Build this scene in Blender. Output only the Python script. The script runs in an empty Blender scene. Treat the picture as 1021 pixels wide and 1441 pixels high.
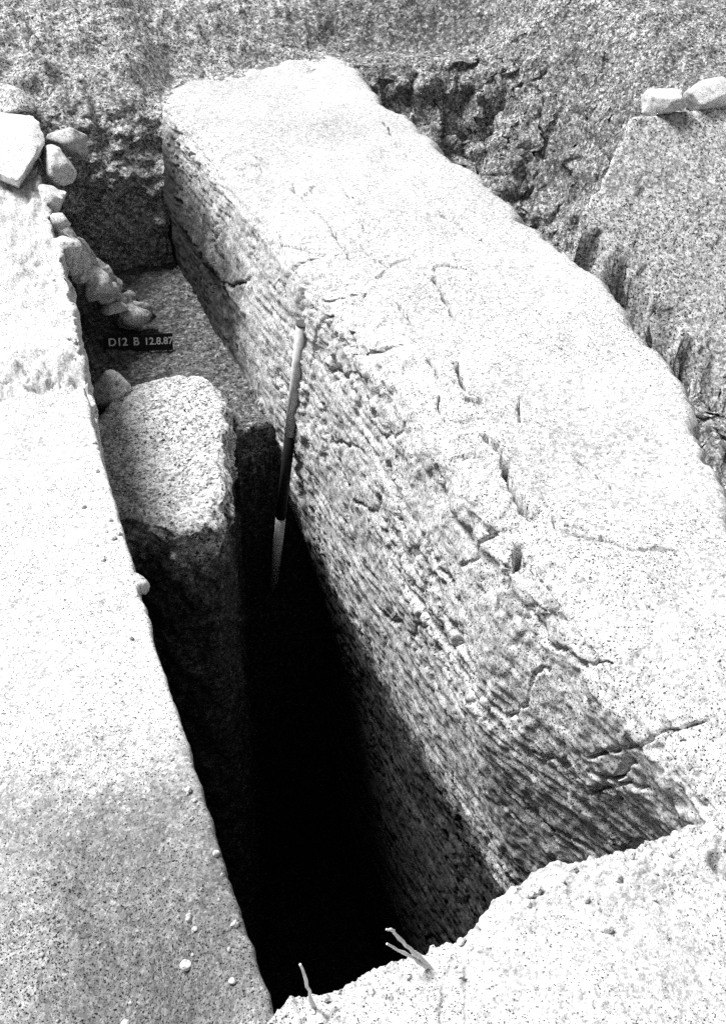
import bpy, math, random
import numpy as np
from mathutils import Vector, Matrix

# ---------------------------------------------------------------- basics
S = 0.709                     # the layout below is measured in units of 0.709 m
random.seed(7)
scene = bpy.context.scene
COL = scene.collection

def tag(o, label=None, cat=None, group=None, kind=None):
    if label: o["label"] = label
    if cat: o["category"] = cat
    if group: o["group"] = group
    if kind: o["kind"] = kind
    return o

# ---------------------------------------------------------------- numpy noise
def _hash(ix, iy, iz, seed):
    h = (ix.astype(np.int64) * 374761393 + iy.astype(np.int64) * 668265263 +
         iz.astype(np.int64) * 2147483647 + seed * 1274126177) & 0xFFFFFFFF
    h = ((h ^ (h >> 13)) * 1274126177) & 0xFFFFFFFF
    h = (h ^ (h >> 16)) & 0xFFFFFFFF
    h = (h * 2246822519) & 0xFFFFFFFF
    return (h ^ (h >> 15)) & 0xFFFFFFFF

def perlin(x, y, z, seed=0):
    x, y, z = np.broadcast_arrays(np.asarray(x, float), np.asarray(y, float), np.asarray(z, float))
    xi, yi, zi = np.floor(x), np.floor(y), np.floor(z)
    xf, yf, zf = x - xi, y - yi, z - zi
    u, v, w = (t * t * t * (t * (t * 6 - 15) + 10) for t in (xf, yf, zf))
    out = 0
    for dx in (0, 1):
        wx = u if dx else 1 - u
        for dy in (0, 1):
            wy = v if dy else 1 - v
            for dz in (0, 1):
                wz = w if dz else 1 - w
                h = _hash(xi + dx, yi + dy, zi + dz, seed)
                gx = ((h & 255) / 127.5 - 1); gy = (((h >> 8) & 255) / 127.5 - 1); gz = (((h >> 16) & 255) / 127.5 - 1)
                out = out + wx * wy * wz * (gx * (xf - dx) + gy * (yf - dy) + gz * (zf - dz))
    return out * 1.2

def fbm(x, y, z, seed=0, octv=4, gain=.5, lac=2.03):
    a, s, f = 1., 0., 1.
    for k in range(octv):
        s = s + a * perlin(x * f, y * f, z * f, seed + k * 17); a *= gain; f *= lac
    return s

def cells(x, y, z, seed=0):
    """distance to the nearest of one random point per cell, and a value for that point"""
    x, y, z = np.broadcast_arrays(np.asarray(x, float), np.asarray(y, float), np.asarray(z, float))
    xi, yi, zi = np.floor(x), np.floor(y), np.floor(z)
    best = np.full(x.shape, 9.); val = np.zeros(x.shape)
    for dx in (-1, 0, 1):
        for dy in (-1, 0, 1):
            for dz in (-1, 0, 1):
                h = _hash(xi + dx, yi + dy, zi + dz, seed)
                px = xi + dx + (h & 255) / 255.; py = yi + dy + ((h >> 8) & 255) / 255.; pz = zi + dz + ((h >> 16) & 255) / 255.
                d = (px - x) ** 2 + (py - y) ** 2 + (pz - z) ** 2
                m = d < best
                best = np.where(m, d, best); val = np.where(m, ((h >> 24) & 255) / 255., val)
    return np.sqrt(best), val

def cells2(x, y, z, seed=0):
    """as cells(), with the distance to the nearest border between two cells; z is ignored"""
    xi, yi = np.floor(x), np.floor(y)
    d1 = np.full(x.shape, 9.); d2 = np.full(x.shape, 9.); val = np.zeros(x.shape)
    for dx in (-1, 0, 1):
        for dy in (-1, 0, 1):
            h = _hash(xi + dx, yi + dy, 0 * xi, seed)
            d = np.hypot(xi + dx + (h & 255) / 255. - x, yi + dy + ((h >> 8) & 255) / 255. - y)
            m = d < d1
            d2 = np.where(m, d1, np.minimum(d2, d)); val = np.where(m, ((h >> 24) & 255) / 255., val); d1 = np.where(m, d, d1)
    return d1, val, d2 - d1

def sstep(a, b, t):
    t = np.clip((t - a) / (b - a), 0, 1); return t * t * (3 - 2 * t)

# ---------------------------------------------------------------- meshes
def link(name, me, mat, parent=None):
    o = bpy.data.objects.new(name, me); COL.objects.link(o)
    if mat: me.materials.append(mat)
    if parent: o.parent = parent
    return o

def grid_mesh(name, X, Y, Z, mat, smooth=True, flip=False):
    n, m = X.shape
    co = np.stack([X, Y, Z], -1).reshape(-1, 3) * S
    i = np.arange(n * m).reshape(n, m)
    q = np.stack([i[:-1, :-1], i[1:, :-1], i[1:, 1:], i[:-1, 1:]], -1).reshape(-1, 4)
    if flip: q = q[:, ::-1]
    me = bpy.data.meshes.new(name)
    me.vertices.add(n * m); me.vertices.foreach_set("co", co.ravel())
    me.loops.add(q.size); me.loops.foreach_set("vertex_index", q.ravel())
    me.polygons.add(len(q)); me.polygons.foreach_set("loop_start", np.arange(0, q.size, 4))
    me.update(calc_edges=True); me.validate()
    me.polygons.foreach_set("use_smooth", [smooth] * len(me.polygons))
    return link(name, me, mat)

def logspace_y(y0, y1, k):
    """rows whose spacing grows with the distance from the near end"""
    n = int(math.log(y1 / y0) / k)
    return y0 * (y1 / y0) ** (np.arange(n + 1) / n)

def resample(pts, step):
    pts = np.array(pts, float); d = np.r_[0, np.cumsum(np.hypot(*np.diff(pts, axis=0).T))]
    n = max(2, int(d[-1] / step)); t = np.linspace(0, d[-1], n)
    return np.stack([np.interp(t, d, pts[:, k]) for k in range(2)], 1)

def seg_dist(px, py, line):
    best = np.full(px.shape, 9.)
    for (ax, ay), (bx, by) in zip(line[:-1], line[1:]):
        vx, vy = bx - ax, by - ay
        t = np.clip(((px - ax) * vx + (py - ay) * vy) / (vx * vx + vy * vy + 1e-9), 0, 1)
        best = np.minimum(best, np.hypot(px - ax - t * vx, py - ay - t * vy))
    return best

# ---------------------------------------------------------------- materials
def soil(name, base=.3, grain=(170, 70), sigma=1.0, patch=.5, strata=0., bump=.5, patch_scale=1.6, dark_patch=None, edge=(.3, 1.1), painted_shade_z=0, specks=(.06, 260, 120)):
    m = bpy.data.materials.new(name); m.use_nodes = True
    nt = m.node_tree; N = nt.nodes; L = nt.links; N.clear()
    out = N.new("ShaderNodeOutputMaterial"); bs = N.new("ShaderNodeBsdfPrincipled")
    bs.inputs["Roughness"].default_value = 1; bs.inputs["Specular IOR Level"].default_value = .05
    L.new(bs.outputs[0], out.inputs[0])
    tc = N.new("ShaderNodeTexCoord")
    def math_(op, a, b=None):
        n = N.new("ShaderNodeMath"); n.operation = op
        for k, v in enumerate((a, b)):
            if v is None: continue
            if isinstance(v, (int, float)): n.inputs[k].default_value = v
            else: L.new(v, n.inputs[k])
        return n.outputs[0]
    total = None
    def add(s):
        nonlocal total
        total = s if total is None else math_("ADD", total, s)
    first = None
    for g in grain:                       # salt-and-pepper grit: one random tone per grain
        v = N.new("ShaderNodeTexVoronoi"); v.inputs["Scale"].default_value = g
        L.new(tc.outputs["Object"], v.inputs["Vector"])
        sp = N.new("ShaderNodeSeparateColor"); L.new(v.outputs["Color"], sp.inputs[0])
        two = math_("ADD", sp.outputs[0], sp.outputs[1])
        add(math_("MULTIPLY", math_("SUBTRACT", two, 1.0), sigma))
        if first is None: first = sp.outputs[2]
    n1 = N.new("ShaderNodeTexNoise"); n1.inputs["Scale"].default_value = patch_scale; n1.inputs["Detail"].default_value = 6
    n1.inputs["Roughness"].default_value = .65
    L.new(tc.outputs["Object"], n1.inputs["Vector"])
    add(math_("MULTIPLY", math_("SUBTRACT", n1.outputs[0], .5), patch * 4))
    n2 = N.new("ShaderNodeTexNoise"); n2.inputs["Scale"].default_value = 38; n2.inputs["Detail"].default_value = 4
    L.new(tc.outputs["Object"], n2.inputs["Vector"])
    add(math_("MULTIPLY", math_("SUBTRACT", n2.outputs[0], .5), sigma * 1.6))
    for g in specks[1:]:                  # sparse dark grit
        v = N.new("ShaderNodeTexVoronoi"); v.inputs["Scale"].default_value = g
        L.new(tc.outputs["Object"], v.inputs["Vector"])
        sp = N.new("ShaderNodeSeparateColor"); L.new(v.outputs["Color"], sp.inputs[0])
        add(math_("MULTIPLY", math_("LESS_THAN", sp.outputs[0], math_("MULTIPLY", math_("MAXIMUM", math_("SUBTRACT", n1.outputs[0], .40), .01), specks[0] * 10)), -2.0))
    if strata:
        mp = N.new("ShaderNodeMapping"); mp.inputs["Scale"].default_value = (2.2, 1.6, 34); L.new(tc.outputs["Object"], mp.inputs[0])
        mp.inputs["Rotation"].default_value = (.05, 0, 0)
        n3 = N.new("ShaderNodeTexNoise"); n3.inputs["Scale"].default_value = 1; n3.inputs["Detail"].default_value = 5
        L.new(mp.outputs[0], n3.inputs["Vector"])
        add(math_("MULTIPLY", math_("SUBTRACT", n3.outputs[0], .5), strata * 4))
    if painted_shade_z:                             # pit shade painted into the colour, darker below this height
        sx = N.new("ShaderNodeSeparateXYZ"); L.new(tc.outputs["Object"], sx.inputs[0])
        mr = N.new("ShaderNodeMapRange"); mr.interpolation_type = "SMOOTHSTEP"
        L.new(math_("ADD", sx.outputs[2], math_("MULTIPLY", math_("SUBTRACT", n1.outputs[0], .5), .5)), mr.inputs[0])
        mr.inputs[1].default_value = painted_shade_z - .13; mr.inputs[2].default_value = painted_shade_z + .13
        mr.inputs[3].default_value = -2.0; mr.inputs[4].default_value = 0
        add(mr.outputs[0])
    if dark_patch:                              # darker patch with a soft, uneven border
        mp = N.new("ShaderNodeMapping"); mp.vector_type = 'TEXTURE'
        mp.inputs["Location"].default_value = dark_patch[0]; mp.inputs["Scale"].default_value = dark_patch[1]
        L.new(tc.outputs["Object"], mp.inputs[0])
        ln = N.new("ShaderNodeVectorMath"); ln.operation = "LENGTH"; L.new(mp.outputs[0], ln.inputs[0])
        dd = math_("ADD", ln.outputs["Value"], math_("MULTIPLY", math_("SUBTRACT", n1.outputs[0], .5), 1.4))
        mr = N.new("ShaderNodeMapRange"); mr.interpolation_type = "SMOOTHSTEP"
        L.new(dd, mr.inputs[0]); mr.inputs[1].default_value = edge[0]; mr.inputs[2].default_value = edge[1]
        mr.inputs[3].default_value = dark_patch[2]; mr.inputs[4].default_value = 0
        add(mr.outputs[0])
    a = math_("MULTIPLY", math_("POWER", math.e, total), base)
    a = math_("MINIMUM", a, .86)
    cb = N.new("ShaderNodeCombineColor")
    for k in range(3): L.new(a, cb.inputs[k])
    L.new(cb.outputs[0], bs.inputs["Base Color"])
    bp = N.new("ShaderNodeBump"); bp.inputs["Strength"].default_value = bump; bp.inputs["Distance"].default_value = .006
    hh = math_("ADD", math_("MULTIPLY", first, .5), n2.outputs[0])
    L.new(hh, bp.inputs["Height"]); L.new(bp.outputs[0], bs.inputs["Normal"])
    return m

def paint(name, val, rough=.6, wear=.25):
    m = bpy.data.materials.new(name); m.use_nodes = True
    nt = m.node_tree; N = nt.nodes; L = nt.links; bs = N["Principled BSDF"]
    bs.inputs["Roughness"].default_value = rough; bs.inputs["Specular IOR Level"].default_value = .2
    tc = N.new("ShaderNodeTexCoord"); n = N.new("ShaderNodeTexNoise"); n.inputs["Scale"].default_value = 40; n.inputs["Detail"].default_value = 5
    L.new(tc.outputs["Object"], n.inputs["Vector"])
    cr = N.new("ShaderNodeValToRGB"); L.new(n.outputs[0], cr.inputs[0])
    lo, hi = val * (1 - wear), val * (1 + wear * .3)
    cr.color_ramp.elements[0].position = .35; cr.color_ramp.elements[1].position = .6
    cr.color_ramp.elements[0].color = (lo, lo, lo, 1); cr.color_ramp.elements[1].color = (hi, hi, hi, 1)
    L.new(cr.outputs[0], bs.inputs["Base Color"])
    return m

M_top = soil("pale_packed_earth", .72, (420, 150), .5, .3, 0, .5, dark_patch=((-.02, 1.42 * S, 0), (.38, .52, .6), -1.65), edge=(.1, 1.25), specks=(.05, 620, 390))
M_sec = soil("layered_section_earth", .66, (330, 130), .55, .3, .22, .7, dark_patch=((1.15 * S, 8.2 * S, -.88 * S), (.5, 1.65, .52), -2.9), edge=(.5, 1.15), painted_shade_z=-2.05 * S, specks=(.05, 480, 260))  # pit shade painted low on the face; dark patch at the far foot
M_pit_shade = soil("pit_shade_earth", .05, (150, 60), .9, .4, .1, .6)  # near-black colour that paints in the shade of the deep pit
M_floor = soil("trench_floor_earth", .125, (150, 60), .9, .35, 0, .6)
M_bank = soil("rubbly_bank_earth", .38, (130, 55), 1.0, .4, 0, .8)
M_rough = soil("rough_pit_bank_earth", .25, (130, 55), 1.0, .6, 0, .8)
M_slope = soil("smooth_slope_earth", .5, (130, 60), .8, .35, 0, .5)
M_block = soil("mudbrick_earth", .56, (170, 70), .9, .3, 0, .6, painted_shade_z=-1.34 * S)  # shade painted in: the block darkens downwards
M_stone = soil("pale_limestone", .8, (260, 60), .45, .3, 0, .6, specks=(.04, 420, 300))
M_clod = soil("dry_clod_earth", .72, (260, 60), .6, .4, 0, .7, specks=(.04, 420, 300))
M_white = paint("white_pole_paint", .9)
M_black = paint("black_pole_paint", .02)
M_board = paint("black_board", .012, .8)
M_letter = paint("white_letters", .85, .7, .1)
M_steel = paint("dull_steel", .12, .5)
M_twig = paint("bleached_twig", .75, .9, .2)

# ---------------------------------------------------------------- the baulk between the two trenches
top_cracks = dict(
    a=[(1.7, 6.06), (1.74, 5.86), (1.71, 5.65), (1.69, 5.3)], c=[(2.44, 5.78), (2.46, 5.55), (2.45, 5.31), (2.48, 5.19)],
    d=[(2.02, 4.88), (1.98, 4.62), (1.94, 4.41)], e=[(1.76, 3.96), (1.71, 3.79), (1.7, 3.7), (1.71, 3.63), (1.73, 3.55), (1.66, 3.6)],
    f=[(1.64, 3.98), (1.64, 3.82)], g=[(1.61, 3.31), (1.64, 3.24), (1.63, 3.15), (1.59, 3.05), (1.57, 2.93), (1.55, 2.82), (1.56, 2.78)],
    h=[(1.47, 2.66), (1.42, 2.6), (1.36, 2.6)], j=[(1.64, 2.68), (1.69, 2.63)], k=[(1.72, 4.62), (1.72, 4.4)], b=[(2.77, 7.81), (2.69, 7.4)])
crack_w = dict(a=.007, c=.008, d=.010, e=.012, f=.007, g=.013, h=.014, j=.005, k=.005, b=.006)
def wander(x, y, heading, n, step, seed):
    r = np.random.RandomState(seed); out = [(x, y)]
    for _ in range(n):
        heading += r.normal() * .45; x += math.cos(heading) * step; y += math.sin(heading) * step; out.append((x, y))
    return out
for k in range(16):                      # hairline cracks, most of them near the cut edge and running along it
    r = np.random.RandomState(900 + k); x = 1.5 + abs(r.normal()) * .4; y = r.uniform(2.2, 7.2)
    top_cracks["hair%d" % k] = wander(min(x, 2.6), y, math.pi / 2 + r.normal() * .5, r.randint(4, 9), .055, k); crack_w["hair%d" % k] = r.uniform(.003, .0055)
face_cracks = [(wander(np.random.RandomState(700 + k).uniform(1.8, 6.), -np.random.RandomState(800 + k).uniform(.05, 1.3), np.random.RandomState(750 + k).uniform(2.2, 4.2), 7, .06, 50 + k), .006) for k in range(22)] + [  # (y, z) on the face
    ([(4.71, -.06), (4.8, -.1), (4.91, -.44)], .009), ([(4.51, -.05), (4.37, -.09), (4.27, -.17)], .013), ([(3.78, -.37), (3.58, -.48), (3.42, -.52)], .016),
    ([(3.91, -1.27), (3.65, -1.19), (3.51, -1.03)], .016), ([(3.26, -.74), (3.07, -.75), (2.93, -.75), (2.81, -.57)], .012),
    ([(7.02, -.7), (6.44, -.57), (6.11, -.41)], .010), ([(2.05, -.47), (1.87, -.25), (1.79, -.1)], .007), ([(2.03, -.53), (1.95, -.48), (1.87, -.33)], .010),
    ([(2.46, -1.08), (2.25, -1.13), (2.16, -1.13)], .018), ([(5.6, -.35), (5.2, -.5), (4.9, -.8)], .012), ([(3.3, -.1), (3.1, -.2), (2.9, -.22)], .016)]

def build_mass():
    ys = logspace_y(1.15, 10.9, .0029)
    pieces = [resample([(2.98, -2.2), (2.93, -1.0), (2.90, -.12), (2.88, -.05), (2.83, -.005), (2.75, 0)], .028),
              resample([(2.75, 0), (2.1, 0)], .012), resample([(2.1, 0), (1.62, 0)], .007), resample([(1.62, 0), (1.5, -.008), (1.43, -.035), (1.4, -.09)], .006),
              resample([(1.4, -.09), (1.37, -.9)], .0105), resample([(1.37, -.9), (1.36, -5.7)], .014)]
    prof = np.concatenate([p[:-1] for p in pieces[:-1]] + [pieces[-1]])
    t = np.gradient(prof, axis=0); nrm = np.stack([t[:, 1], -t[:, 0]], 1); nrm /= np.linalg.norm(nrm, axis=1)[:, None]
    nrm = -nrm
    if nrm[len(nrm) // 3, 1] < 0: nrm = -nrm
    Y, PX_ = np.meshgrid(ys, prof[:, 0], indexing="ij"); _, PZ = np.meshgrid(ys, prof[:, 1], indexing="ij")
    NX = np.broadcast_to(nrm[:, 0], Y.shape); NZ = np.broadcast_to(nrm[:, 1], Y.shape)
    X, Z = PX_.copy(), PZ.copy()
    face = sstep(1.75, 1.38, X) ; outer = sstep(2.5, 2.85, X)
    top = (1 - face) * (1 - outer)
    depth = np.clip(-Z, 0, 3)
    # plan of the two edges
    edge = np.interp(Y, [1.2, 1.5, 2, 2.6, 3.1, 3.85, 4.4, 5, 6.5, 8.6, 9], [1.74, 1.60, 1.47, 1.41, 1.42, 1.43, 1.42, 1.40, 1.34, 1.27, 1.25]) - 1.4
    X += face * edge * np.where(depth > .05, 1, 1) * sstep(2.6, 1.2, depth * .5 + 1.0)
    oe = np.interp(Y, [1.5, 2.2, 2.9, 3.3, 4.2, 4.7, 5.2, 6.2, 8.3, 9.9], [1.9, 2.1, 2.42, 2.6, 2.8, 2.88, 2.88, 2.93, 2.99, 3.15]) - 2.88
    X += sstep(1.9, 2.9, PX_) * oe
    # ragged outer edge, shallow bites
    bite = fbm(Y * 2.1, Z * 1.0, 3., 5, 5, .55) * .09 + np.minimum(0, fbm(Y * 6, Z * 3, 1., 9, 3)) * .05
    X += outer * bite
    # near end: the face falls back under the shoulder and turns away from the far sun
    near = sstep(2.7, 1.3, Y)
    X += face * near * (.30 * sstep(.1, 1.0, depth) + .06 * sstep(.02, .3, depth)) * sstep(5.6, 3.6, depth)
    # belly: leans back above, overhangs below, so that it darkens with depth
    db = np.interp(Y, [1.2, 2.3, 3.0, 3.8, 5.4, 6.0], [1.1, 1.15, 1.35, 1.55, 1.75, 1.8])
    uu = depth / db
    X += face * (-.06 * (np.clip(uu * 2, 0, 1.0) - .5 * np.clip(uu * 2, 0, 1) ** 2) * 2 + .40 * sstep(.45, 2.3, uu))
    # far end: undercut foot of the section
    far = sstep(5.6, 7.2, Y)
    X -= face * far * .10 * sstep(.1, 1.1, depth) * (1 + .3 * perlin(Y * 1.5, 0, 0, 3))
    X += face * far * .07 * sstep(.55, .68, depth + .06 * perlin(Y * 1.2, 0, 0, 4))
    X -= face * far * .05 * np.exp(-((depth - .62 - .05 * perlin(Y * 2, 0, 1, 8)) / .05) ** 2)
    # relief along the normals
    slump = .03 * fbm(Y * .9, X * .9, Z * .9, 21, 3)
    und = top * (.045 * fbm(X * 1.1, Y * .9, 0, 31, 3) + .012 * fbm(X * 6, Y * 5, 0, 33, 3) + .004 * fbm(X * 26, Y * 22, 0, 35, 3))
    tilt = Z + .10 * (Y - 4) * .35 + .05 * fbm(Y * .9, Z * 1.5, 0, 43, 3)        # beds dip a little and wander
    amp = .2 + 1.15 * sstep(-.25, .45, fbm(Y * .7, Z * 1.8, 0, 45, 3))
    st = np.abs(fbm(Y * .45, 0, tilt * 11, 41, 5, .62))
    calm = 1 - .55 * sstep(3.0, 1.8, Y)
    strat = (.22 - st) * .034 * amp * calm
    fine = np.abs(fbm(Y * 1.6, X * 3, tilt * 40, 51, 3, .6)) * -.015 * amp * calm
    lump = fbm(Y * 7, X * 7, Z * 8, 61, 5, .62) * .017 + .006 * fbm(Y * 34, X * 34, Z * 36, 63, 3, .6)
    c1, v1, e1 = cells2(Y * 8 + .8 * fbm(Y * 7, Z * 7, 0, 1, 2), Z * 9 + .8 * fbm(Y * 7, Z * 7, 0, 2, 2), 0 * X, 71)
    patch = sstep(.0, .3, fbm(Y * 1.1, Z * 1.9, 0, 73, 3) + .02)
    crumb = patch * ((v1 - .5) * .02 - .035 * np.clip(1 - e1 / .12, 0, 1))
    pock = -np.clip(cells(Y * 13, Z * 14, 0 * X, 75)[1] - .86, 0, 1) * .18 * np.clip(1 - 1.8 * cells(Y * 13, Z * 14, 0 * X, 75)[0], 0, 1)
    d = face * (sstep(.0, .12, depth + .03) * (strat + fine + lump + crumb + pock) + slump)
    # crumbling shoulder between top and face
    sh = np.exp(-((PX_ - 1.46) / .16) ** 2) * sstep(.5, .05, depth)
    c2, v2 = cells(Y * 11, X * 11, Z * 11, 81)
    d += sh * ((v2 - .62) * .035 * sstep(-.1, .4, fbm(Y * 1.4, X, 0, 83, 3) + .25) + .02 * fbm(Y * 5, X * 5, Z * 5, 85, 4))
    d += outer * sstep(0, .2, depth) * (.05 * fbm(Y * 3, X * 2, Z * 3, 91, 5) + .02 * fbm(Y * 12, X * 9, Z * 12, 93, 3))
    Z -= near * .10 * sstep(1.85, 1.42, PX_) ** 2 * sstep(.6, .0, depth)      # worn, rolled-over edge
    Z -= .17 * sstep(2.3, 1.25, Y) * sstep(2.3, 1.6, PX_) * sstep(1.2, .0, depth) ** .5
    d += und * (1 - outer)
    d += slump * .5 * top
    X += NX * d; Z += NZ * d
    wob = .018 * fbm(X * 9, Y * 9, Z * 9, 101, 3)
    wob += .006 * fbm(X * 40, Y * 40, 0, 102, 2)
    wob2 = .018 * fbm(X * 9, Y * 9, Z * 9, 103, 3)
    for k, line in top_cracks.items():
        w = crack_w[k] * (1 + .9 * perlin(X * 14, Y * 14, 0, 107))
        dist = seg_dist(X + wob, Y + wob2, line)
        Z -= np.clip(1.15 - dist / np.maximum(w * 1.1, .003), 0, 1) ** .5 * .18 * np.minimum(1, w / .006) * sstep(-.3, -.1, PZ)
    for line, w in face_cracks:
        w = w * (1 + .9 * perlin(Z * 14, Y * 14, 0, 109))
        dist = seg_dist(Y + wob * 1.3, Z + wob2, line)
        X += face * np.clip(1 - dist / np.maximum(w, .003), 0, 1) ** .5 * .10
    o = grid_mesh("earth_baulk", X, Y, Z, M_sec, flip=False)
    return tag(o, "broad pale earth baulk standing between the deep trench and the grey pit, its cut side banded", "earth baulk", kind="structure")
build_mass()

# ---------------------------------------------------------------- ground beside the trench (the edge the trench was cut from)
def left_edge(y):
    e = np.interp(y, [.3, 1.3, 1.8, 2.57, 2.83, 3.3, 3.96, 5.13, 6.15, 7.08, 8.0, 9.2, 10.5], [.22, .22, .2, .17, .165, .16, .15, .17, .2, .2, .2, .16, .1])
    return e + .03 * sstep(4.2, 4.4, y) * sstep(8.4, 5.9, y) + (.010 + .026 * sstep(4.2, 5.5, y)) * fbm(y * 7, 0, 0, 199, 4, .65)
def build_left():
    ys = logspace_y(.55, 11, .0048)
    xs = np.r_[-30, -12, -6, -np.geomspace(4, 1.2, 40), np.linspace(-1.18, .13, 150)]
    X0, Y = np.meshgrid(xs, ys)
    X = np.where(X0 > -1.2, (X0 + 1.2) / (1.33) * (left_edge(Y) - .012 + 1.2) - 1.2, X0)
    rough = sstep(4.2, 4.3, Y) * sstep(5.6, 5.0, Y) + .8 * sstep(5.2, 6.2, Y) * sstep(-.5, .15, X)
    Z = .03 * fbm(X * .9, Y * .9, 0, 201, 3) + .010 * fbm(X * 6, Y * 5, 0, 203, 3) + .003 * fbm(X * 28, Y * 24, 0, 205, 3)
    Z += rough * (.07 + .05 * sstep(5.4, 4.8, Y)) * fbm(X * 6, Y * 6, 0, 211, 5, .65)
    Z -= .30 * sstep(4.22, 4.38, Y + .06 * fbm(X * 5, 0, 0, 5, 3)) * sstep(8.4, 5.9, Y)
    # hollow towards the near end, falling away from the sun
    hol = sstep(2.3, 1.2, Y) * sstep(.19, -.15, X) * sstep(-1.6, -.3, X)
    Z -= .26 * hol
    Z += .006 * hol * fbm(X * 40, Y * 40, 0, 221, 3)
    # the side of the cut
    zz = np.r_[-.006, -.02, -.05, np.linspace(-.1, -5.7, 110)]
    eZ = Z[:, -1:]; eX = left_edge(Y[:, :1])
    ZZ = eZ + zz[None, :]; YY = np.broadcast_to(ys[:, None], ZZ.shape)
    rag = sstep(4.4, 5.6, YY)
    XX = eX + np.where(zz > -.01, -.004, 0)[None, :] - .03 * sstep(0, -2.5, zz)[None, :]
    XX = XX + (.008 + .05 * rag) * fbm(YY * 6, 0, ZZ * 6, 231, 4)
    Xa = np.concatenate([X, XX], 1); Ya = np.concatenate([Y, YY], 1); Za = np.concatenate([Z, ZZ], 1)
    Xa[:, xs.size - 1] += 0
    o = grid_mesh("ground", Xa, Ya, Za, M_top, flip=False)
    return tag(o, "pale bare ground beside the dark trench, darker at the near end", "ground", kind="structure")
build_left()

# ---------------------------------------------------------------- near lip of the trench
def build_near():
    xs = np.r_[np.linspace(.13, 1.75, 330), np.geomspace(1.76, 4, 60), 8, 20]
    edge = np.interp(xs, [.13, .22, .27, .38, .5, .65, .72, .79, .86, .92, 1.0, 1.08, 1.2, 1.4, 1.7, 3], [1.25, 1.27, 1.29, 1.29, 1.31, 1.30, 1.32, 1.37, 1.385, 1.40, 1.385, 1.37, 1.38, 1.39, 1.42, 1.5])
    edge = edge + .016 * fbm(xs * 9, 0, 0, 301, 4, .6) + .008 * fbm(xs * 40, 0, 0, 303, 3, .6)
    t = np.r_[np.linspace(0, .5, 20), np.linspace(.505, 1, 190)]
    X = np.broadcast_to(xs, (t.size, xs.size)).copy(); Y = .25 + (edge[None, :] - .25) * t[:, None]
    toe = edge[None, :] - Y
    Z = .015 + .035 * fbm(X * 1.7, Y * 1.7, 0, 311, 3) + .009 * fbm(X * 8, Y * 8, 0, 313, 4, .6) - .03 * sstep(.1, 0, toe) ** 2
    Z += sstep(.16, .02, toe) * .022 * fbm(X * 26, Y * 26, 0, 317, 4, .6)
    Z -= .10 * sstep(.75, 1.5, X) * sstep(.05, .6, toe)
    Z += .05 * sstep(.18, .0, toe) * sstep(.8, 1.1, X)
    dd = seg_dist(X, Y, [(1.33, 1.27), (1.36, 1.22)]); Z -= .05 * np.clip(1 - dd / .03, 0, 1)
    dd = seg_dist(X, Y, [(1.37, 1.22), (1.42, 1.1), (1.45, .9)]); Z -= .05 * np.clip(1 - dd / .04, 0, 1)
    for line in ([(.62, 1.27), (.56, 1.26), (.5, 1.265)], [(.6, 1.22), (.55, 1.12), (.54, 1.0)], [(.65, 1.22), (.6, 1.1), (.59, .98)], [(.36, 1.23), (.33, 1.22)]):
        Z -= .014 * np.clip(1 - seg_dist(X + .01 * fbm(X * 20, Y * 20, 0, 5, 2), Y, line) / .010, 0, 1)
    zz = np.r_[-.02, np.linspace(-.05, -5.7, 80)]
    ZZ = Z[-1:, :] + zz[:, None]; XX = np.broadcast_to(xs, ZZ.shape)
    YY = edge[None, :] - .02 * sstep(0, -.3, zz)[:, None] + .03 * fbm(XX * 6, 0, ZZ * 6, 321, 3) * sstep(0, -.2, zz)[:, None]
    o = grid_mesh("ground", np.concatenate([X, XX]), np.concatenate([Y, YY]), np.concatenate([Z, ZZ]), M_lip, flip=True)
    o.data.materials.append(M_pit_shade)
    zc = np.concatenate([Z, ZZ]); o.data.polygons.foreach_set("material_index", (zc[:-1, :-1] < -.45).astype(int).ravel())  # lower near wall coloured near-black so the pit stays dark
    return tag(o, "bright crumbly lip of earth closing the near end of the dark trench", "ground", kind="structure")
M_lip = soil("crumbly_lip_earth", .68, (420, 160), .5, .3, 0, .6, specks=(.05, 620, 390))
build_near()

# ---------------------------------------------------------------- trench floor with the deeper near part
def build_floor():
    ys = np.r_[np.linspace(1.1, 5.4, 130), np.linspace(5.41, 5.85, 60), np.linspace(5.86, 8.9, 300)]
    xs = np.linspace(.05, 1.8, 190)
    X, Y = np.meshgrid(xs, ys)
    e = 5.62 + .05 * fbm(X * 4, 0, 0, 401, 3)
    up = sstep(-.06, .03, Y - e)
    fl = -1.17 + .03 * fbm(X * 2.2, Y * 2.2, 0, 403, 4) + .015 * fbm(X * 9, Y * 9, 0, 405, 4, .6)
    c, v = cells(X * 8, Y * 8, 0, 407); fl += np.maximum(0, v - .55) * .08 * np.clip(1 - c * 1.5, 0, 1)
    fl += .16 * sstep(.8, .2, X) * sstep(6.3, 7.6, Y)
    pit = -5.5 + .05 * fbm(X * 3, Y * 3, 0, 411, 4)
    Z = pit + (fl - pit) * up
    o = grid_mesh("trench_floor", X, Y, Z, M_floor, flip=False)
    o.data.materials.append(M_pit_shade)
    o.data.polygons.foreach_set("material_index", (Z[:-1, :-1] < -1.6).astype(int).ravel())  # deep part painted near-black in place of shade
    return tag(o, "shaded earth floor of the trench, stepping down to a black pit at the near end", "trench floor", kind="structure")
build_floor()

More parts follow.
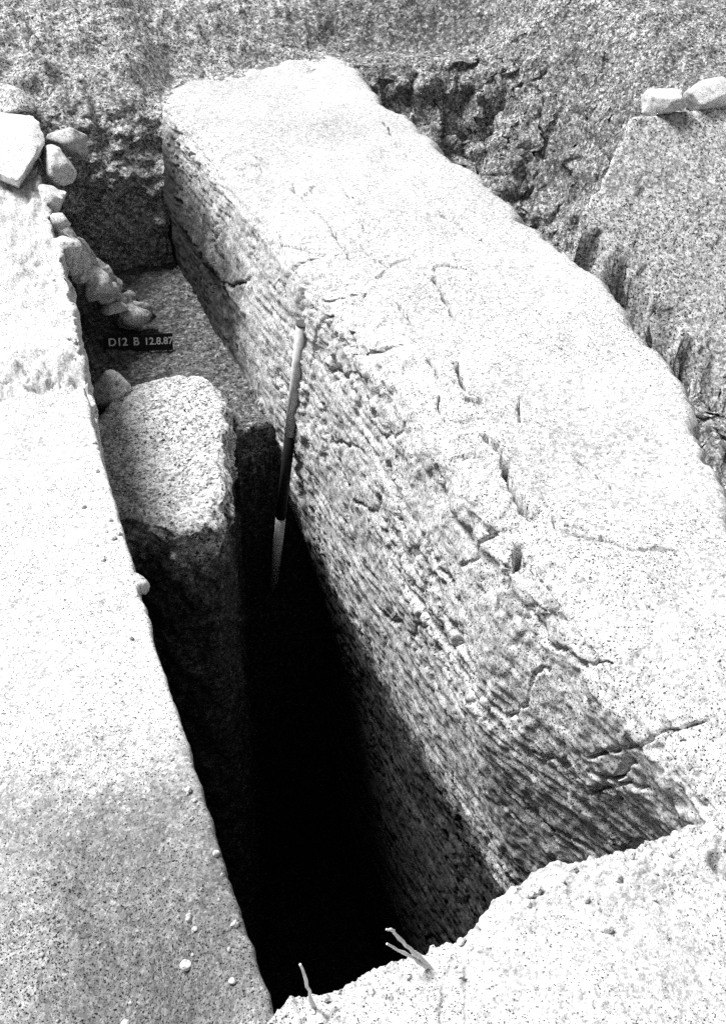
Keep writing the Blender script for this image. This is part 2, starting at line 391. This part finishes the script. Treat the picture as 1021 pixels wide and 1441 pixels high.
# ---------------------------------------------------------------- rising bank and the far end wall of the trench
def bank_y0(x): return 8.62 + .62 * sstep(1.05, 1.5, x) + np.clip((x - 1.4) * .38, 0, 1.0) - np.clip(x - 3.2, 0, 2.4) * .5
def bank_z(x, y):
    r = np.clip(y - bank_y0(x), 0, 8)
    z = -.03 + (.5 + .12 * sstep(2.5, 4, x)) * r * sstep(0, .6, r)
    k = sstep(-.6, .7, y - bank_y0(x))
    z = z + k * (.06 * fbm(x * .9, y * .9, 0, 501, 3) + .05 * fbm(x * 3.4, y * 3.4, 0, 503, 5, .65))
    c, v = cells(x * 5 + .4 * perlin(x * 6, y * 6, 0, 4), y * 5, 0, 507)
    z = z + k * np.maximum(0, v - .45) * .20 * np.clip(1 - c * 1.4, 0, 1)
    c, v = cells(x * 11, y * 11, 0, 509)
    return z + k * np.maximum(0, v - .3) * .11 * np.clip(1 - c * 1.4, 0, 1)
far_y = np.r_[np.arange(8.9, 13.2, .022), np.geomspace(13.22, 18, 60), 24, 40, 80]
def build_endwall():
    xs = np.r_[-30, -12, -6, np.linspace(-3, -.32, 60), np.linspace(-.3, 3.0, 220)]
    top = far_y[::-1]
    X, Y = np.meshgrid(xs, top); Z = bank_z(X, Y)
    zz = np.r_[np.linspace(-.01, -.5, 60), np.linspace(-.51, -1.5, 80)]
    XX, ZZ0 = np.meshgrid(xs, zz)
    ZZ = Z[-1:, :] + ZZ0
    YY = 8.9 - .36 * np.clip(-ZZ0 / .5, 0, 1) ** .9 - .08 * sstep(-.4, -1.2, ZZ0)
    k = sstep(.0, -.08, ZZ0)
    YY = YY + k * (.10 * fbm(XX * 3, 0, ZZ * 4, 521, 5, .6) + .02 * fbm(XX * 14, 0, ZZ * 14, 523, 3))
    c, v = cells(XX * 8, 0, ZZ * 9, 527); YY -= k * np.maximum(0, v - .35) * .12 * np.clip(1 - c * 1.3, 0, 1)
    o = grid_mesh("hillside", np.concatenate([X, XX]), np.concatenate([Y, YY]), np.concatenate([Z, ZZ]), M_bank, flip=False)
    return tag(o, "rubbly earth bank rising behind the trench, with the shaded end wall of the trench cut in it", "earth bank", kind="structure")
build_endwall()

def xb(y): return np.interp(y, [5.0, 5.5, 6.55, 6.88, 7.28, 7.5], [2.7, 2.95, 3.62, 4.06, 4.5, 4.62])
def right_z(x, y):
    y0 = bank_y0(x)
    down = np.clip(y0 - y, 0, 9)
    rz = bank_z(x, y) - np.minimum(.8 * down * sstep(0, .6, down), 1.9)
    rr = sstep(0, .5, down)
    rough = .15 * fbm(x * 1.7, y * 1.7, 0, 541, 4, .6) + .09 * fbm(x * 6, y * 6, 0, 543, 4, .6)
    c, v = cells(x * 5, y * 5, 0, 547); rough = rough + np.maximum(0, v - .4) * .17 * np.clip(1 - c * 1.3, 0, 1)
    c, v = cells(x * 12, y * 12, 0, 549); rough = rough + np.maximum(0, v - .3) * .08 * np.clip(1 - c * 1.4, 0, 1)
    rz = rz + rr * rough
    flat = np.maximum(bank_z(x, y) * sstep(7.4, 9.2, y), .36 * (y - 7.4) + .05 * fbm(x * 4, y * 4, 0, 557, 4, .6) * sstep(7.3, 7.9, y))
    sm = np.minimum(flat, -.8 * (7.3 - y)) + .02 * fbm(x * 1.5, y * 1.5, 0, 551, 4) + .012 * fbm(x * 8, y * 8, 0, 553, 4)
    side = x - xb(y) + .05 * fbm(y * 4, x * 4, 0, 555, 3)
    w = sstep(-.05, .06, side) * sstep(7.55, 7.3, y) + sstep(-.4, .8, x - 4.62) * sstep(7.3, 7.55, y)
    w = np.clip(w, 0, 1)
    s2 = (x - 3.98) * .87 + (y - 6.34) * .49 + .10 * fbm(x * 3, y * 3, 0, 559, 4, .6)
    w = w * sstep(-.02, .10, s2)
    z = rz * (1 - w) + sm * w
    z = z - .26 * np.exp(-((side + .09) / .08) ** 2) * sstep(7.45, 7.1, y)
    z = z - .06 * np.exp(-((s2 + .08) / .13) ** 2) * sstep(7.2, 6.7, y) * sstep(3.2, 3.5, x)      # crevice where rough bank and smooth slope meet
    foot = -1.62 + .12 * fbm(x * 2.5, y * 2.5, 0, 561, 5, .6)
    c, v = cells(x * 4.5, y * 4.5, 0, 563); foot = foot + np.maximum(0, v - .5) * .4 * np.clip(1 - c * 1.3, 0, 1)
    z = np.maximum(z, foot)
    for line, wd, dp in (([(3.9, 9.3), (4.15, 9.15), (4.45, 9.25)], .05, .16), ([(3.55, 8.2), (3.75, 8.5), (3.95, 8.75), (4.1, 8.9)], .06, .2), ([(4.9, 9.2), (5.1, 9.0)], .04, .12)):
        dist = seg_dist(x + .05 * fbm(x * 5, y * 5, 0, 571, 3), y, line)
        z = z - dp * np.clip(1 - dist / wd, 0, 1)
    return z, w, np.exp(-((s2 + .05) / .28) ** 2) * sstep(7.2, 6.7, y)
def build_right():
    ys = np.r_[np.geomspace(2.2, 5, 60), np.arange(5.02, 8.9, .022), far_y]
    xs = np.r_[np.arange(3.0, 8.6, .022), np.geomspace(8.65, 14, 30), 20, 40]
    xs = np.r_[2.6, 2.75, 2.87, xs]
    X, Y = np.meshgrid(xs, ys); Z, w, seam = right_z(X, Y)
    Z = np.where(X < 2.95, np.where(Y > 8, -2.2, Z), Z)
    k = (1 - w) * sstep(3.0, 3.25, X) * sstep(.35, -.15, Y - bank_y0(X)) + .15 * w * sstep(3.0, 3.25, X)
    k = np.maximum(k, .7 * seam * sstep(3.0, 3.25, X))
    c, v = cells(X * 6, Y * 6, Z * 6, 581)
    dx = k * (.07 * fbm(X * 5, Y * 5, Z * 5, 583, 4, .6) + .08 * (v - .5)); dy = k * (.07 * fbm(X * 5, Y * 5, Z * 5, 585, 4, .6) - .13 * (v - .4))
    X = X + dx; Y = Y + dy
    o = grid_mesh("pit_side", X, Y, Z, M_bank, flip=False)
    o.data.materials[0] = M_rough; o.data.materials.append(M_slope)
    n, m = X.shape
    wf = (w[:-1, :-1] > .5) & (Y[:-1, :-1] < 7.5)
    o.data.polygons.foreach_set("material_index", wf.astype(int).ravel())
    return tag(o, "rough dark bank and smooth grey slope falling into the pit beyond the pale baulk", "pit slope", kind="structure")
build_right()

# ---------------------------------------------------------------- mudbrick block standing in the trench
def build_block():
    foot = np.array([(.18, 5.55), (.30, 5.95), (.48, 6.25), (.74, 6.36), (.97, 6.2), (1.04, 5.95), (1.0, 5.63), (.92, 5.36), (.84, 5.07), (.76, 4.66), (.66, 4.52), (.5, 4.53), (.33, 4.64), (.16, 4.84), (.12, 5.2)])
    c = np.array([.58, 5.4])
    ang = np.unwrap(np.arctan2(foot[:, 1] - c[1], foot[:, 0] - c[0])); r = np.hypot(*(foot - c).T)
    if ang[0] > ang[-1]: ang, r = ang[::-1], r[::-1]
    A = np.linspace(0, 2 * np.pi, 361); am = (A - ang[0]) % (2 * np.pi) + ang[0]
    R = np.interp(am, np.r_[ang, ang[0] + 2 * np.pi], np.r_[r, r[0]])
    R = .25 * np.roll(R, 3) + .5 * R + .25 * np.roll(R, -3); R[-1] = R[0]
    prof = np.concatenate([resample([(0, 0), (.9, 0), (.965, -.02), (.995, -.06), (1.0, -.12)], .009), resample([(1.0, -.12), (.985, -.5), (.96, -4.6)], .014)[1:]])
    K, AA = np.meshgrid(prof[:, 0], A, indexing="ij"); Z = np.meshgrid(prof[:, 1], A, indexing="ij")[0]
    X = c[0] + np.cos(AA) * R * K; Y = c[1] + np.sin(AA) * R * K
    side = sstep(.9, 1.0, K) * sstep(0, -.08, Z)
    dd = side * (.06 * fbm(X * 3, Y * 3, Z * 3, 601, 4, .6) + .025 * fbm(X * 12, Y * 12, Z * 12, 603, 3)) + sstep(.8, .95, K) * .03 * fbm(X * 7, Y * 7, Z * 7, 605, 4)
    cc, v = cells(X * 9, Y * 9, Z * 9, 607); dd += side * (v - .5) * .10 * sstep(-.6, -.05, Z) - side * .04 * np.clip(1 - np.abs(Z + .3 + .05 * fbm(X * 4, Y * 4, 0, 609, 3)) / .03, 0, 1)
    X += np.cos(AA) * dd; Y += np.sin(AA) * dd
    tp = 1 - side
    Z = Z - 1.03 + tp * (.02 * fbm(X * 2.5, Y * 2.5, 0, 611, 3) + .016 * fbm(X * 9, Y * 9, 0, 613, 4, .6) + .006 * fbm(X * 30, Y * 30, 0, 615, 2))
    Z -= tp * .05 * sstep(5.9, 6.4, Y)
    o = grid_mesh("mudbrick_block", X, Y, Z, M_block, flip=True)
    return tag(o, "large block of grey earth with a broken front, standing below the number board", "earth block")
build_block()

# ---------------------------------------------------------------- stones and clods
def rock(name, c, size, seed, mat, rotz=0., tilt=(0, 0), cuts=7, rough=.10, sub=4):
    import bmesh
    bm = bmesh.new(); bmesh.ops.create_icosphere(bm, subdivisions=sub, radius=1)
    rs = np.random.RandomState(seed)
    P = np.array([v.co[:] for v in bm.verts])
    for _ in range(cuts):                                  # broken facets
        n = rs.normal(size=3); n /= np.linalg.norm(n); h = rs.uniform(.55, .85)
        d = P @ n; P -= np.outer(np.clip(d - h, 0, None) * .92, n)
    nn = P / np.linalg.norm(P, axis=1)[:, None]
    P += nn * (rough * fbm(P[:, 0] * 1.6 + seed, P[:, 1] * 1.6, P[:, 2] * 1.6, seed, 4, .55))[:, None]
    P += nn * (rough * .35 * fbm(P[:, 0] * 7 + seed, P[:, 1] * 7, P[:, 2] * 7, seed + 3, 3, .6))[:, None]
    P *= np.array(size) * .5 * S
    for v, p in zip(bm.verts, P): v.co = p
    for f in bm.faces: f.smooth = True
    me = bpy.data.meshes.new(name); bm.to_mesh(me); bm.free()
    o = link(name, me, mat)
    o.location = Vector(c) * S; o.rotation_euler = (tilt[0], tilt[1], rotz)
    return o

tag(rock("stone_slab", (-.0, 8.1, -.03), (.86, 1.7, .34), 11, M_stone, .1, (.02, -.05), 16, .06, 5), "broad white slab lying on the ground left of the trench's far end, largest stone there", "stone")
tag(rock("stone", (.34, 7.75, -.08), (.24, .62, .24), 25, M_stone, .15, (0, .1), 14, .08), "long pale stone wedged between the broad white slab and the shaded end wall", "stone")
tag(rock("stone", (.12, 8.95, .06), (.34, .62, .26), 26, M_block, .3, (.1, .2), 14, .08), "grey stone on the bank just behind the broad white slab", "stone")
tag(rock("stone", (.50, 8.45, -.13), (.36, .34, .26), 12, M_stone, .5, (.2, .1), 9, .07), "white squared stone stuck in the top of the shaded end wall", "stone")
tag(rock("stone", (.26, 7.3, -.16), (.22, .3, .2), 13, M_stone, .2), "small pale stone on the trench edge just below the flat white slab", "stone")
tag(rock("stone", (.27, 7.0, -.22), (.13, .16, .11), 14, M_stone, .9), "small round pale stone on the trench edge between the slab and the heap of clods", "stone")
tag(rock("stone", (.27, 6.66, -.27), (.17, .26, .14), 15, M_stone, .3), "pale stone with a cracked top at the upper end of the heap of clods", "stone")
tag(rock("stone", (.155, 2.84, -.022), (.085, .13, .07), 16, M_clod, .2), "small lump of earth half sunk in the trench edge, left of the black pit", "clod")
tag(rock("stone", (.14, 4.62, -.31), (.17, .22, .15), 17, M_clod, .4), "grey lump on the trench edge, left of the large earth block", "clod")
tag(rock("stone", (.37, 6.15, -1.02), (.26, .24, .28), 18, M_clod, .4, (.2, .2)), "pale broken stone against the back left corner of the large earth block", "stone")
tag(rock("stone", (.54, 7.12, -.92), (.2, .17, .09), 19, M_stone, .1), "small white stone just above the black number board", "stone")
tag(rock("stone", (.66, 7.22, -1.03), (.3, .26, .17), 20, M_clod, .6), "grey lump behind the black number board", "clod")
tag(rock("stone", (.84, 6.66, -1.21), (.12, .1, .06), 34, M_clod, .6), "small pale clod in front of the right end of the number board", "clod")
tag(rock("stone", (4.93, 7.42, .06), (.42, .4, .24), 21, M_stone, .1, (0, 0), 12, .07), "white rounded stone on top of the smooth grey slope, leftmost of three", "stone")
tag(rock("stone", (5.32, 7.42, .08), (.5, .42, .28), 22, M_stone, -.1, (0, 0), 12, .07), "largest white stone on top of the smooth grey slope, middle of three", "stone")
tag(rock("stone", (5.52, 7.12, .0), (.36, .4, .28), 23, M_stone, .3, (0, 0), 12, .07), "white stone on top of the smooth grey slope, rightmost of three", "stone")
peb = [((.06, 1.48, -.1), .026, "white pebble with a dark underside on the darker ground"), ((-.1, 1.46, -.16), .022, "small white pebble near the lower left of the darker ground"),
       ((.15, 1.37, -.04), .018, "white pebble on the darker ground close to the near trench corner")]
LEFT = bpy.data.objects["ground"]
def drop(x, y):
    """height of the ground beside the trench at a point"""
    hit, loc, *_ = LEFT.ray_cast(Vector((x * S, y * S, 2)), Vector((0, 0, -1)))
    return loc.z / S if hit else 0
for k, ((x, y, z), r, lab) in enumerate(peb):
    tag(rock("pebble", (x, y, drop(x, y) + r * .3), (r * 1.1, r, r), 40 + k, M_stone, k, (0, 0), 5, .05, 3), lab, "pebble")
for k in range(46):
    x, y = random.uniform(-.55, .17), random.uniform(.8, 1.75); r = random.choice((.006, .008, .008, .011, .014))
    tag(rock("pebble", (x, y, drop(x, y) + r * .25), (r * 1.2, r, r * .9), 60 + k, M_clod, k, (0, 0), 4, .05, 2), "tiny pale pebble scattered on the darker near ground", "pebble", "tiny pebbles on the darker near ground")

# crumbs of earth along the edges of the trench
LIP = bpy.data.objects["ground.001"]
def drop_on(o, x, y):
    hit, loc, *_ = o.ray_cast(Vector((x * S, y * S, 2)), Vector((0, 0, -1)))
    return loc.z / S if hit else 0
rs = np.random.RandomState(5)
for k in range(40):
    x = rs.uniform(.24, 1.4); e = float(np.interp(x, [.22, .38, .65, .79, .92, 1.08, 1.4], [1.27, 1.29, 1.30, 1.37, 1.40, 1.37, 1.39])); y = e - abs(rs.normal()) * .07 - .01; r = rs.uniform(.008, .024)
    tag(rock("crumb", (x, y, drop_on(LIP, x, y) + r * .2), (r * 1.3, r, r), 300 + k, M_lip, k, (.5 * k, .3 * k), 14, .3, 3), "small crumb of earth on the bright near lip of the trench", "crumb", "crumbs of earth on the near lip of the trench")
for k in range(34):
    y = rs.uniform(1.5, 4.0) if k % 3 else rs.uniform(4.1, 6.2); x = float(left_edge(np.array([y]))[0]) - abs(rs.normal()) * .05 - .012; r = rs.uniform(.008, .022) * (1 + .25 * (y > 4))
    tag(rock("crumb", (x, y, drop(x, y) + r * .2), (r * 1.3, r, r), 350 + k, M_top, k, (.5 * k, .3 * k), 14, .3, 3), "small crumb of earth along the edge of the pale ground beside the trench", "crumb", "crumbs of earth along the edge beside the trench")

# heap of clods slumped from the trench edge
def heap_z(x, y):
    return -.27 - .92 * np.clip((x - .2) / .62, 0, 1) ** .8 - .25 * (np.clip(np.abs(y - 7.0) - .35, 0, 1))
rs = np.random.RandomState(3)
for k in range(40):
    t = rs.uniform(0, 1); x = .2 + .55 * t; y = max(6.85 + .75 * t + rs.normal() * .2, 6.75 + .75 * t)
    r = rs.uniform(.09, .30) * (1.1 - .35 * t)
    z = float(heap_z(x, y)) - r * .1
    tag(rock("clod", (x, y, z), (r * 1.2, r, r * .85), 200 + k, M_clod, rs.uniform(0, 6), (rs.uniform(-.6, .6), rs.uniform(-.6, .6)), 13, .10, 4),
        "pale clod in the heap slumped from the trench edge above the number board", "clod", "clods slumped above the number board")

# ---------------------------------------------------------------- ranging pole
def tube(name, p0, p1, r, mat, parent, r2=None, seg=20):
    p0, p1 = Vector(p0), Vector(p1); r2 = r if r2 is None else r2
    d = (p1 - p0).normalized(); a = d.orthogonal().normalized(); b = d.cross(a)
    vs, fs = [], []
    for p, rr in ((p0, r), (p1, r2)):
        for k in range(seg):
            t = 2 * math.pi * k / seg; vs.append(p + (a * math.cos(t) + b * math.sin(t)) * rr)
    for k in range(seg): fs.append((k, (k + 1) % seg, seg + (k + 1) % seg, seg + k))
    fs.append(tuple(range(seg))[::-1]); fs.append(tuple(range(seg, 2 * seg)))
    me = bpy.data.meshes.new(name); me.from_pydata([v[:] for v in vs], [], fs); me.update()
    for p in me.polygons: p.use_smooth = len(p.vertices) == 4
    return link(name, me, mat, parent)
def build_pole():
    root = bpy.data.objects.new("ranging_pole", None); COL.objects.link(root)
    tag(root, "black and white banded surveying pole leaning against the cut side of the pale baulk", "ranging pole")
    A = Vector((1.345, 5.06, -.245)) * S; B = Vector((1.20, 5.50, -2.30)) * S
    root.location = B
    f = lambda t: (A + (B - A) * t) - B
    cuts = (0, .37, .70, 1.0); r = .023
    for k, (m, lab) in enumerate(((M_white, "white band at the top of the pole"), (M_black, "black band in the middle of the pole"), (M_white, "white band at the foot of the pole"))):
        o = tube("painted_band", f(cuts[k] + (.001 if k else 0)), f(cuts[k + 1]), r, m, root); o["label"] = lab
    tube("steel_point", f(1.0), f(1.06), r * .9, M_steel, root, .003)
    tube("end_cap", f(-.006), f(0), r * 1.03, M_steel, root)
build_pole()

# ---------------------------------------------------------------- number board
def build_board():
    root = bpy.data.objects.new("number_board", None); COL.objects.link(root)
    tag(root, "black number board with white figures propped on the trench floor behind the earth block", "number board")
    w, h, t = .47 * S, .118 * S, .012
    import bmesh
    bm = bmesh.new(); bmesh.ops.create_cube(bm, size=1)
    for v in bm.verts: v.co = (v.co.x * w, v.co.y * t, v.co.z * h)
    bmesh.ops.bevel(bm, geom=bm.edges[:], offset=.002, segments=2, affect='EDGES')
    me = bpy.data.meshes.new("panel"); bm.to_mesh(me); bm.free()
    link("panel", me, M_board, root)
    for txt, x0, size in (("D12", -.44 * w, .06), ("B", -.08 * w, .06), ("12.8.87", .08 * w, .0535)):
        cu = bpy.data.curves.new("figures", "FONT"); cu.body = txt; cu.size = size * S * 1.27; cu.extrude = .0008; cu.offset = .0008
        tmp = bpy.data.objects.new("figures", cu); COL.objects.link(tmp)
        dg = bpy.context.evaluated_depsgraph_get()
        me = bpy.data.meshes.new_from_object(tmp.evaluated_get(dg)); bpy.data.objects.remove(tmp)
        o = link("lettering", me, M_letter, root)
        o.location = (x0, -t / 2 - .001, -.014 * S); o.rotation_euler = (math.pi / 2, 0, 0)
    root.location = Vector((.655, 6.9, -1.095)) * S
    root.rotation_euler = (math.radians(-18), math.radians(4.5), math.radians(-4))
build_board()

# ---------------------------------------------------------------- twigs on the lip
def twig(pts, r, label):
    pts = [Vector(p) * S for p in pts]
    fine = []
    for p, q in zip(pts[:-1], pts[1:]):
        for t in (0, .33, .66): fine.append(p.lerp(q, t) + Vector([random.uniform(-1, 1) * .0012 for _ in range(3)]))
    pts = fine + [pts[-1]]
    base = pts[0].copy(); pts = [p - base for p in pts]
    cu = bpy.data.curves.new("twig", "CURVE"); cu.dimensions = "3D"; cu.bevel_depth = r; cu.bevel_resolution = 2; cu.use_fill_caps = True
    sp = cu.splines.new("POLY"); sp.points.add(len(pts) - 1)
    for k, p in enumerate(pts): sp.points[k].co = (*p, 1); sp.points[k].radius = (1 - .6 * k / len(pts)) * random.uniform(.8, 1.2)
    tmp = bpy.data.objects.new("twig", cu); COL.objects.link(tmp)
    dg = bpy.context.evaluated_depsgraph_get(); me = bpy.data.meshes.new_from_object(tmp.evaluated_get(dg)); bpy.data.objects.remove(tmp)
    o = link("twig", me, M_twig); o.location = base
    return tag(o, label, "twig")
twig([(.575, 1.24, .0), (.548, 1.25, .05), (.513, 1.25, .113), (.491, 1.25, .16), (.482, 1.25, .182), (.468, 1.25, .192)], .0040, "longer white twig with a hooked tip, sticking out over the black pit")
twig([(.56, 1.24, .02), (.536, 1.25, .051), (.497, 1.25, .102), (.47, 1.25, .139)], .0036, "shorter straight white twig beside the hooked one on the lip")
twig([(.302, 1.25, -.02), (.298, 1.25, .03), (.289, 1.25, .094), (.279, 1.25, .159)], .0038, "lone upright white twig at the near corner of the trench")

# ---------------------------------------------------------------- light
EL, AZ = math.radians(60), math.radians(42)     # AZ: turn from -X towards +Y
sd = Vector((-math.cos(EL) * math.cos(AZ), math.cos(EL) * math.sin(AZ), math.sin(EL)))
sun = bpy.data.lights.new("sun", "SUN"); sun.energy = 3.0; sun.angle = math.radians(24); sun.color = (1, 1, 1)
so = bpy.data.objects.new("sun", sun); COL.objects.link(so); so.rotation_euler = sd.to_track_quat("Z", "Y").to_euler()
w = bpy.data.worlds.new("World"); scene.world = w; w.use_nodes = True
N = w.node_tree.nodes; L = w.node_tree.links; bg = N["Background"]
sky = N.new("ShaderNodeTexSky"); sky.sky_type = "NISHITA"; sky.sun_disc = False
sky.sun_elevation = EL; sky.sun_rotation = math.atan2(sd.x, sd.y)
bw = N.new("ShaderNodeRGBToBW"); L.new(sky.outputs[0], bw.inputs[0]); L.new(bw.outputs[0], bg.inputs[0]); bg.inputs[1].default_value = .05

# ---------------------------------------------------------------- camera
H = 2.2; f = 1500.; cx, cy = 510.5, 720.5; vp = (-100., -331.)
th = math.atan((cy - vp[1]) / f); a = -math.atan((vp[0] - cx) / (f / math.cos(th)))
fwd = Vector((math.sin(a) * math.cos(th), math.cos(a) * math.cos(th), -math.sin(th)))
cam = bpy.data.cameras.new("camera"); co = bpy.data.objects.new("camera", cam); COL.objects.link(co)
co.location = (0, 0, H * S)
rt = Vector((math.cos(a), -math.sin(a), 0)); up = rt.cross(fwd)
co.rotation_euler = Matrix((rt, up, -fwd)).transposed().to_euler()
cam.sensor_fit = "VERTICAL"; cam.sensor_height = 36; cam.lens = 36 * f / 1441; cam.clip_end = 500; cam.clip_start = .02
scene.camera = co
vs = scene.view_settings; vs.view_transform = "Standard"; vs.look = "None"; vs.gamma = 1; vs.use_curve_mapping = False; vs.exposure = .95
scene.render.engine = "CYCLES"; scene.cycles.use_denoising = False; scene.cycles.max_bounces = 3; scene.cycles.diffuse_bounces = 1
